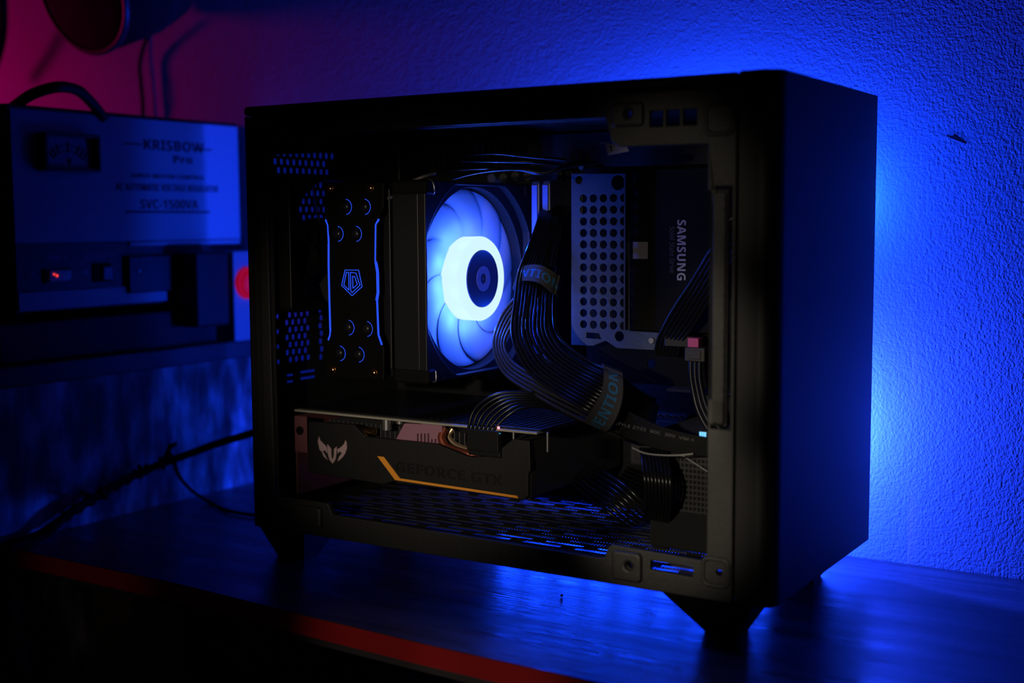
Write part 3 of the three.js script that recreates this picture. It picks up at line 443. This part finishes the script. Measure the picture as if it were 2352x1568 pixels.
{ // two printed fabric straps
  function strapTexture(str) {
    const c = document.createElement('canvas'); c.width = 512; c.height = 128; const x = c.getContext('2d');
    x.fillStyle = '#242322'; x.fillRect(0, 0, 512, 128);
    for (let i = 0; i < 512; i += 4) { x.fillStyle = i & 4 ? '#2c2a28' : '#1c1b1b'; x.fillRect(i, 0, 2, 128); }
    x.fillStyle = '#0b4f78'; x.font = 'bold 84px sans-serif'; x.textAlign = 'center'; x.textBaseline = 'middle'; x.fillText(str, 256, 66);
    const t = new THREE.CanvasTexture(c); t.colorSpace = THREE.SRGBColorSpace; return t;
  }
  const mat = new THREE.MeshStandardMaterial({ map: strapTexture('VENTION'), roughness: 0.85 });
  function strap(lo, hi, label) {  // lower and upper edge rows of [px, py, z]
    const n = 40, a = new THREE.CatmullRomCurve3(px(lo), false, 'centripetal'), b = new THREE.CatmullRomCurve3(px(hi), false, 'centripetal'), P = [], U = [], I = [], th = 0.0011;
    for (const side of [0, 1]) for (let i = 0; i <= n; i++) {
      const t = i / n, p = a.getPoint(t), q = b.getPoint(t), nn = q.clone().sub(p).cross(a.getTangent(t)).normalize(); if (nn.z < 0) nn.negate();
      for (const [v, w] of [[p, 0], [q, 1]]) { P.push(v.x + nn.x * (side ? -th : 0), v.y + nn.y * (side ? -th : 0), v.z + nn.z * (side ? -th : 0)); U.push(t, w); }
    }
    const id = (s, i, w) => s * 2 * (n + 1) + i * 2 + w;
    for (let i = 0; i < n; i++) { for (const s of [0, 1]) I.push(id(s, i, 0), id(s, i + 1, 0), id(s, i + 1, 1), id(s, i, 0), id(s, i + 1, 1), id(s, i, 1)); for (const w of [0, 1]) I.push(id(0, i, w), id(1, i, w), id(1, i + 1, w), id(0, i, w), id(1, i + 1, w), id(0, i + 1, w)); }
    for (const i of [0, n]) I.push(id(0, i, 0), id(1, i, 0), id(1, i, 1), id(0, i, 0), id(1, i, 1), id(0, i, 1));
    let g = new THREE.BufferGeometry(); g.setAttribute('position', new THREE.Float32BufferAttribute(P, 3)); g.setAttribute('uv', new THREE.Float32BufferAttribute(U, 2)); g.setIndex(I); g = g.toNonIndexed(); g.computeVertexNormals();
    return tag(part('cable_strap', g, mat), label, 'strap');
  }
  strap([[1182, 668, -0.088], [1178, 658, -0.076], [1198, 645, -0.070], [1236, 649, -0.068], [1270, 673, -0.074], [1278, 680, -0.092]], [[1200, 622, -0.090], [1192, 617, -0.079], [1214, 608, -0.073], [1246, 610, -0.071], [1280, 630, -0.077], [1288, 640, -0.095]], 'printed fabric strap round the cable beside the glowing fan, the upper of two');
  strap([[1378, 984, -0.046], [1394, 990, -0.034], [1414, 962, -0.0295], [1428, 920, -0.030], [1431, 872, -0.033], [1424, 852, -0.048]], [[1330, 955, -0.048], [1342, 965, -0.036], [1364, 932, -0.0315], [1382, 898, -0.032], [1387, 853, -0.035], [1382, 836, -0.05]], 'printed fabric strap round the cable bundle above the graphics card, the lower of two');
}
{ // loose wires along the top
  const rows = [
    ['loose black wire bowed highest above the glowing fan', [[1035, 358, -0.05], [1080, 354, -0.045], [1140, 352, -0.042], [1200, 358, -0.045], [1300, 367, -0.05]]],
    ['loose black wire running straight just under the highest wire', [[1000, 368, -0.05], [1060, 369, -0.046], [1130, 370, -0.044], [1220, 372, -0.05], [1290, 378, -0.06]]],
    ['loose black wire dipping right of the fan towards the bracket', [[985, 405, -0.04], [1030, 392, -0.036], [1100, 386, -0.034], [1190, 388, -0.036], [1240, 398, -0.04], [1290, 385, -0.045], [1372, 372, -0.05]]],
    ['lowest loose black wire rising over the top of the fan', [[1040, 410, -0.035], [1085, 398, -0.033], [1140, 390, -0.032], [1200, 389, -0.034], [1250, 397, -0.038], [1300, 380, -0.043], [1345, 366, -0.05]]],
  ];
  for (const [label, pts] of rows) tag(part('loose_wire', tube(px(pts), 0.0010, 60, 8), wireMat), label, 'wire');
  tag(part('front_panel_wire', tube(px([[1452, 1028, -0.032], [1480, 1040, -0.030], [1520, 1045, -0.029], [1560, 1045, -0.030], [1592, 1042, -0.032]]), 0.00045, 40, 6), M(0.18, 0.18, 0.17, 0.4)), 'thin white wire sagging above the power supply', 'wire');
  tag(part('front_panel_wire', tube(px([[1566, 1045, -0.054], [1595, 1063, -0.052], [1640, 1092, -0.05]]), 0.00045, 20, 6), M(0.18, 0.18, 0.17, 0.4)), 'thin white wire slanting down to the front column of the case', 'wire');
  // fallen paper tag
  const t = thing('paper_tag', 'small white printed paper tag on a cable under the top rail', 'tag', [0.247, 0.266, -0.05]);
  const q = (l) => l.map(([x, y]) => { const p = at(x, y, -0.05); return [p.x, p.y]; }).reverse();
  part('paper', [extZ(poly(q([[1389, 327], [1402, 330], [1440, 337], [1445, 347], [1397, 357]])), -0.0502, -0.0499), extZ(poly(q([[1370, 333], [1382, 325], [1390, 327], [1391, 332], [1384, 330]])), -0.0506, -0.0503)], M(0.55, 0.52, 0.5, 0.8), t);
  part('print', [[[1401, 334], [1404, 334], [1406, 340], [1403, 341]], [[1402, 342], [1405, 342], [1407, 347], [1404, 348]], [[1417, 333], [1420, 334], [1420, 336], [1417, 335]]].map((l) => extZ(poly(q(l)), -0.05, -0.0497)), M(0.02, 0.02, 0.02, 0.7), t);
  // lit connector at the front column
  const lc = thing('lit_connector', 'small clear connector glowing bright blue beside the front column', 'connector', [0.283, 0.093, -0.054]);
  const a = at(1606, 991, -0.053), b = at(1622, 1007, -0.053);
  part('housing', rbox(a.x - 0.0006, b.x + 0.0006, b.y - 0.0006, a.y + 0.0006, -0.0545, -0.0533, 0.0004), plastic, lc);
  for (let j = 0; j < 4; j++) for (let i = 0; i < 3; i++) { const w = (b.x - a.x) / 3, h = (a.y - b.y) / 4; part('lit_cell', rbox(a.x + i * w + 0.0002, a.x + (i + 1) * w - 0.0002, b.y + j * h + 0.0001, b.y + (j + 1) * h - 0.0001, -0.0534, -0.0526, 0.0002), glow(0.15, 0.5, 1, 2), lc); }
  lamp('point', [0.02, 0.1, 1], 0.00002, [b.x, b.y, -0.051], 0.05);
}

// ---------------------------------------------------------------- lamps behind the case
{
  const s1 = thing('light_strip', 'glowing blue light strip lying on the desk behind the computer tower', 'light', [0.22, 0, -0.193]);
  part('strip_body', box(0.08, 0.328, 0.0, 0.006, -0.199, -0.187), plastic, s1);
  part('strip_glow', rbox(0.082, 0.326, 0.006, 0.010, -0.197, -0.189, 0.001), glow(0.05, 0.15, 1, 0.8), s1);
  const s2 = thing('light_strip', 'glowing blue light strip stuck along the back of the computer tower', 'light', [0.2, 0.1, -0.178]);
  part('strip_body', [box(0.05, 0.34, 0.262, 0.268, ZB, ZB - 0.002), box(0.334, 0.34, 0.05, 0.262, ZB, ZB - 0.002)], plastic, s2);
  part('strip_glow', [box(0.052, 0.338, 0.2635, 0.2665, ZB - 0.002, ZB - 0.0035), box(0.3355, 0.3385, 0.052, 0.262, ZB - 0.002, ZB - 0.0035)], glow(0.05, 0.15, 1, 0.8), s2);
}

// ---------------------------------------------------------------- cabinet, voltage regulator and neighbours on the left
const blotch = texture(512, 512, (u, v) => { const a = fbm(u, v, 14, 5, 4, 8), f = Math.max(0.15, Math.min(1, 0.55 + 0.8 * a)); return [0.8 * f, 0.8 * f, 0.82 * f]; }, true, 0.3, 0.3);
const cab = thing('cabinet', 'dark cabinet with a worn blotchy side left of the desk', 'cabinet', [-0.4, -0.75, -0.05]);
part('side_board', extX(rect(-0.12, 0.212, -0.75, 0.111), -0.2, -0.183), new THREE.MeshStandardMaterial({ map: blotch, roughness: 0.55 }), cab, 'worn blotchy side board');
part('carcass', box(-0.8, -0.2, -0.75, 0.111, 0.119, -0.211), M(0.03, 0.028, 0.03, 0.7), cab);
part('top_board', rbox(-0.8, -0.1815, 0.111, 0.126, 0.121, -0.2125, 0.0015), M(0.02, 0.02, 0.022, 0.55), cab);
tag(part('wooden_block', rbox(-0.62, -0.196, 0.1262, 0.1555, 0.05, -0.206, 0.002), M(0.006, 0.005, 0.006, 0.7)), 'dark wooden block under the voltage regulator on the cabinet', 'block');
const avr = thing('voltage_regulator', 'pale-fronted voltage regulator with a dial meter and carrying strap, left of the tower', 'voltage regulator', [-0.33, 0.1556, -0.085]);
{
  const X = -0.2, P = (x, y) => { const p = onX(x, y, X); return [-p.z, p.y]; };
  const pale = M(0.4, 0.4, 0.42, 0.5), dark = M(0.01, 0.01, 0.012, 0.5), ink = M(0.012, 0.012, 0.014, 0.7), print = M(0.4, 0.38, 0.4, 0.7);
  part('housing', rbox(-0.46, X - 0.002, 0.1615, 0.3140, 0.0325, -0.2045, 0.002), M(0.06, 0.015, 0.012, 0.5), avr);
  for (const [x, z] of [[-0.22, 0.02], [-0.22, -0.19], [-0.44, 0.02], [-0.44, -0.19]]) part('foot', cyl('y', [x, 0.159, z], 0.007, 0.008, 0.006, 16), rubber, avr);
  part('front_panel', extX(rect(-0.0295, 0.2005, 0.2135, 0.3105), X - 0.002, X), pale, avr, 'pale upper front panel with printing');
  part('lower_panel', extX(rect(-0.0295, 0.2005, 0.1775, 0.2135), X - 0.002, X - 0.0005), dark, avr);
  part('panel_ledge', [extX(rect(0.075, 0.198, 0.2095, 0.2125), X - 0.001, X + 0.002), extX(rect(-0.0295, 0.2005, 0.1640, 0.1772), X - 0.002, X + 0.0015)], pale, avr);
  // carrying strap
  { const l = px([[30, 246, 0.012], [75, 216, 0.010], [130, 200, 0.0], [175, 206, -0.02], [205, 230, -0.04], [240, 272, -0.055]]), c = new THREE.CatmullRomCurve3(l, false, 'centripetal'), g = new THREE.TubeGeometry(c, 40, 0.0042, 10); part('carrying_strap', g, M(0.02, 0.012, 0.012, 0.5), avr); }
  // meter
  const m = part('meter', [extX((() => { const [u0, y1] = P(80, 303), [u1, y0] = P(212, 397); const s = rrect(u0, u1, y0, y1, 0.002); s.holes.push(rect(u0 + 0.0028, u1 - 0.0028, y0 + 0.0026, y1 - 0.0026)); return s; })(), X, X + 0.011, 0.0006)], plastic, avr, 'dial meter');
  { const [u0, y1] = P(84, 306), [u1, y0] = P(208, 394); part('dial_face', extX(rect(u0, u1, y0, y1), X, X + 0.004), M(0.33, 0.33, 0.35, 0.5), m); const cu = (u0 + u1) / 2, cy = y0 - 0.004;
    const arcs = []; for (const r of [0.0185, 0.0225]) for (let k = 0; k < 14; k++) { const a0 = Math.PI * (0.25 + 0.5 * k / 14), a1 = Math.PI * (0.25 + 0.5 * (k + 1.1) / 14), w = 0.0005; arcs.push(extX(poly([[cu + r * Math.cos(a0), cy + r * Math.sin(a0)], [cu + (r + w) * Math.cos(a0), cy + (r + w) * Math.sin(a0)], [cu + (r + w) * Math.cos(a1), cy + (r + w) * Math.sin(a1)], [cu + r * Math.cos(a1), cy + r * Math.sin(a1)]]), X + 0.004, X + 0.0045)); }
    for (const a of [0.25, 0.3, 0.36, 0.5, 0.64, 0.7, 0.75]) { const c = Math.cos(a * Math.PI), s = Math.sin(a * Math.PI), w = 0.0005; arcs.push(extX(poly([[cu + 0.018 * c - w * s, cy + 0.018 * s + w * c], [cu + 0.018 * c + w * s, cy + 0.018 * s - w * c], [cu + 0.0255 * c + w * s, cy + 0.0255 * s - w * c], [cu + 0.0255 * c - w * s, cy + 0.0255 * s + w * c]]), X + 0.004, X + 0.0046)); }
    part('dial_scale', arcs, ink, m); part('lettering', text('V', 0.005, 0.0005).rotateY(Math.PI / 2).translate(X + 0.004, cy + 0.0105, -cu - 0.001), ink, m); }
  const letter = (str, x0, x1, y, size, mat, f = font, x = X) => { const a = onX(x0, y, X), b = onX(x1, y + (x1 - x0) * 0.075, X); return part('lettering', text(str, size, 0.0004, f, Math.abs(a.z - b.z)).rotateY(Math.PI / 2).translate(x - 0.0001, (a.y + b.y) / 2, (a.z + b.z) / 2), mat, avr); };
  const bar = (x0, x1, y, h) => { const a = onX(x0, y, X), b = onX(x1, y + (x1 - x0) * 0.07, X); return extX(rect(-a.z, -b.z, a.y - h / 2, a.y + h / 2), X, X + 0.0003); };
  letter('KRISBOW', 330, 468, 330, 0.0082, ink); letter('Pro', 398, 442, 365, 0.006, ink); letter('SERVO MOTOR CONTROL', 300, 470, 399, 0.0034, ink); letter('AC AUTOMATIC VOLTAGE REGULATOR', 265, 501, 422, 0.0056, ink); letter('SVC-1500VA', 322, 455, 464, 0.0076, ink);
  for (const a of [[284, 325, 329, 0.0012], [450, 486, 342, 0.0012], [288, 482, 486, 0.0016]]) part('printed_rule', bar(...a), ink, avr);
  letter('POWER', 108, 155, 589, 0.0030, print, font, X - 0.0004); letter('QUICK START', 197, 272, 585, 0.0030, print, font, X - 0.0004); letter('OFF', 56, 80, 627, 0.0030, print, font, X - 0.0004); letter('ON', 182, 200, 624, 0.0030, print, font, X - 0.0004);
  const rk = (x0, x1, y0, y1) => { const [u0, t] = P(x0, y0), [u1, b] = P(x1, y1); return [u0, u1, b, t]; };
  { const [u0, u1, b, t] = rk(100, 166, 617, 648), sw = part('power_switch', extX(rrect(u0, u1, b, t, 0.0008), X - 0.001, X + 0.002, 0.0005), plastic, avr); part('rocker', extX(rrect(u0 + 0.002, u1 - 0.003, b + 0.0012, t - 0.0012, 0.0006), X + 0.0015, X + 0.0035, 0.0006), M(0.25, 0.006, 0.004, 0.25), sw, 'dark red rocker'); const l = onX(131, 633, X + 0.0038); part('neon_glint', [new THREE.SphereGeometry(0.0010, 8, 6).translate(l.x, l.y, l.z), new THREE.SphereGeometry(0.0008, 8, 6).translate(l.x, l.y + 0.0012, l.z + 0.0026)], glow(1, 0.05, 0.03, 1.2), sw); }
  { const [u0, u1, b, t] = rk(212, 254, 604, 646), sw = part('start_button', extX(rrect(u0, u1, b, t, 0.0008), X - 0.001, X + 0.0008, 0.0004), rubber, avr); const [v0, v1, c, d] = rk(233, 253, 613, 641); part('button_face', extX(rrect(v0, v1, c, d, 0.0005), X + 0.0005, X + 0.003, 0.0005), M(0.25, 0.33, 0.4, 0.5), sw); }
}
{ // black plug adapter and the white box with a red knob beside it
  const ad = thing('plug_adapter', 'black plug adapter pushed into the front of the voltage regulator', 'adapter', [-0.19, 0.14, -0.13]);
  const P = (x, y, c) => onX(x, y, c); let a = P(296, 585, -0.195), b = P(452, 664, -0.195);
  part('strip_body', rbox(-0.1995, -0.195, b.y, a.y - 0.001, a.z, b.z - 0.004, 0.0012), plastic, ad);
  const c = P(320, 621, -0.1945); part('brass_contact', new THREE.SphereGeometry(0.0016, 10, 8).scale(0.5, 1.2, 1).translate(c.x, c.y, c.z), M(0.6, 0.5, 0.45, 0.3, 0.8), ad);
  { const p = P(336, 590, -0.195); part('lettering', text('HIGH', 0.0024, 0.0004, font, 0.009).rotateY(Math.PI / 2).translate(-0.195, p.y - 0.0005, p.z), M(0.3, 0.2, 0.25, 0.7), ad); }
  a = P(450, 578, -0.172); b = P(530, 746, -0.172);
  part('plug_body', rbox(-0.1955, -0.172, b.y, a.y, a.z, b.z, 0.003, 3), M(0.005, 0.005, 0.005, 0.6), ad);
  const jb = thing('outlet_box', 'pale outlet box with a round red knob half hidden behind the tower', 'outlet', [-0.185, 0.126, -0.19]);
  a = P(529, 577, -0.1745); b = P(600, 738, -0.1745);
  part('box_body', rbox(-0.1985, -0.1745, 0.1265, a.y, Math.min(a.z, -0.1655), -0.2105, 0.0015), M(0.2, 0.2, 0.21, 0.5), jb);
  const k = P(575, 650, -0.17); part('red_knob', [cyl('x', [-0.1725, k.y, k.z], 0.0136, 0.0136, 0.004, 32), new THREE.SphereGeometry(0.0118, 32, 16).scale(0.5, 1, 1).translate(-0.1705, k.y, k.z)], new THREE.MeshStandardMaterial({ color: new THREE.Color().setRGB(0.4, 0.003, 0), emissive: new THREE.Color().setRGB(1, 0, 0), emissiveIntensity: 0.26, roughness: 0.7 }), jb, 'round red lit indicator');
}

// ---------------------------------------------------------------- cables on the left, hanging speaker
{
  const bundle = thing('cable_bundle', 'thick black cable bundle twisted together, slanting down behind the desk corner', 'cable', [-0.14, 0.0, -0.06]);
  const path = [V(0.09, 0.03, -0.196), V(0.03, 0.05, -0.193), V(-0.03, 0.062, -0.182), ...pxX([[640, 972, -0.085], [580, 994, -0.105], [500, 1018, -0.130], [440, 1040, -0.150], [380, 1062, -0.163], [310, 1090, -0.168], [240, 1130, -0.169], [170, 1172, -0.169], [112, 1212, -0.170]]), V(-0.171, 0.0042, 0.044), V(-0.172, 0.0036, 0.062), V(-0.172, 0.0008, 0.0712), V(-0.172, -0.012, 0.0745), V(-0.172, -0.06, 0.0752)];
  part('main_cable', tube(path, 0.0030, 90, 10), rubber, bundle);
  const c = new THREE.CatmullRomCurve3(path, false, 'centripetal');
  const tw = []; for (let i = 0; i <= 120; i++) { const t = 0.47 + 0.20 * i / 120, p = c.getPoint(t), a = i * 0.42; tw.push(p.add(V(0.0022 * Math.cos(a), 0.0034 * Math.sin(a), 0.0034 * Math.cos(a)))); }
  part('twisted_wire', tube(tw, 0.0016, 260, 7), rubber, bundle);
  part('second_cable', tube([...pxX([[340, 1082, -0.164], [270, 1108, -0.165], [215, 1140, -0.165], [150, 1184, -0.1645]]), V(-0.1645, 0.0040, 0.040), V(-0.1645, 0.0030, 0.062), V(-0.1645, 0.0002, 0.0708), V(-0.1645, -0.012, 0.0740), V(-0.1645, -0.06, 0.0745)], 0.0024, 70, 8), rubber, bundle);
  const ties = [[[370, 1062, -0.16], [385, 1036, -0.16], [392, 1018, -0.16]], [[380, 1066, -0.16], [390, 1030, -0.159], [405, 1018, -0.158]], [[226, 1142, -0.164], [205, 1136, -0.163], [186, 1130, -0.162]], [[230, 1118, -0.164], [236, 1132, -0.162], [246, 1144, -0.163]], [[318, 1068, -0.164], [324, 1078, -0.162], [330, 1086, -0.163]], [[365, 1050, -0.162], [372, 1062, -0.16], [376, 1076, -0.161]]];
  for (const t of ties) part('tie_end', tube(pxX(t), 0.0016, 12, 7), rubber, bundle);
  tag(part('thin_cable', tube([...pxX([[387, 1036, -0.157], [397, 1052, -0.157], [410, 1090, -0.157], [440, 1126, -0.157]]), ...[[480, 1152], [530, 1174], [580, 1182], [640, 1184]].map(([x, y]) => onY(x, y, 0.002)), V(-0.03, 0.002, -0.175), V(0.02, 0.002, -0.196)], 0.0015, 60, 8), rubber), 'thin black cable looping from the twisted bundle to behind the tower', 'cable');
  // hanging round speaker, cut by the top edge
  const sp = thing('wall_speaker', 'round black speaker hanging on the wall above the voltage regulator, cut by the frame', 'speaker', [-0.33, 0.43, -0.15]);
  const o = at(190, -14, -0.10), tilt = new THREE.Matrix4().makeRotationX(0.34);
  const prof = (l) => new THREE.LatheGeometry(l.map(([r, z]) => new THREE.Vector2(r, z)), 56).rotateX(Math.PI / 2).applyMatrix4(tilt).translate(o.x, o.y, o.z);
  part('body', prof([[0.001, -0.098], [0.030, -0.098], [0.041, -0.090], [0.048, -0.06], [0.050, -0.012], [0.0497, -0.001]]), M(0.003, 0.003, 0.0035, 0.8), sp);
  part('rim', prof([[0.0490, -0.004], [0.0510, -0.0020], [0.0510, 0.0015], [0.0490, 0.003], [0.0465, 0.002]]), M(0.15, 0.15, 0.17, 0.35, 0.5), sp);
  part('grille', prof([[0.0472, 0.001], [0.035, 0.0035], [0.0005, 0.005]]), M(0.003, 0.003, 0.003, 0.8), sp);
  { const b = o.clone().add(V(0.0, 0.036, -0.088)); part('wall_mount', cyl('z', [b.x, b.y, (b.z + DEPTH) / 2], 0.012, 0.012, Math.abs(b.z - DEPTH) - 0.0005, 18), plastic, sp); }
  tag(part('speaker_cable_and_shadow', tube(px([[344, 70, -0.188], [330, 108, -0.196], [321, 150, -0.2], [325, 200, -0.2], [328, 240, -0.2], [329, 330, -0.206]]), 0.0019, 50, 8), rubber), 'black cable hanging from the speaker down behind the voltage regulator, left of its modelled shadow', 'cable');
  tag(part('speaker_cable_and_shadow', tube(px([[346, 66, -0.190], [346, 130, -0.206], [352, 190, -0.208], [357, 260, -0.208], [358, 330, -0.208]]), 0.0015, 50, 8), M(0.06, 0.05, 0.06, 0.6)), 'faint shadow of the hanging cable on the wall, shaped as a thin tube', 'cable');  // cast shadow of the cable, modelled as a dark tube on the wall
  tag(part('hanging_cable', tube(px([[4, -40, -0.17], [7, 20, -0.17], [5, 80, -0.172], [-6, 130, -0.175], [-30, 190, -0.18]]), 0.0045, 40, 8), rubber), 'thick dark cable hanging down the wall at the far left', 'cable');
}
renderer.render(scene, camera);
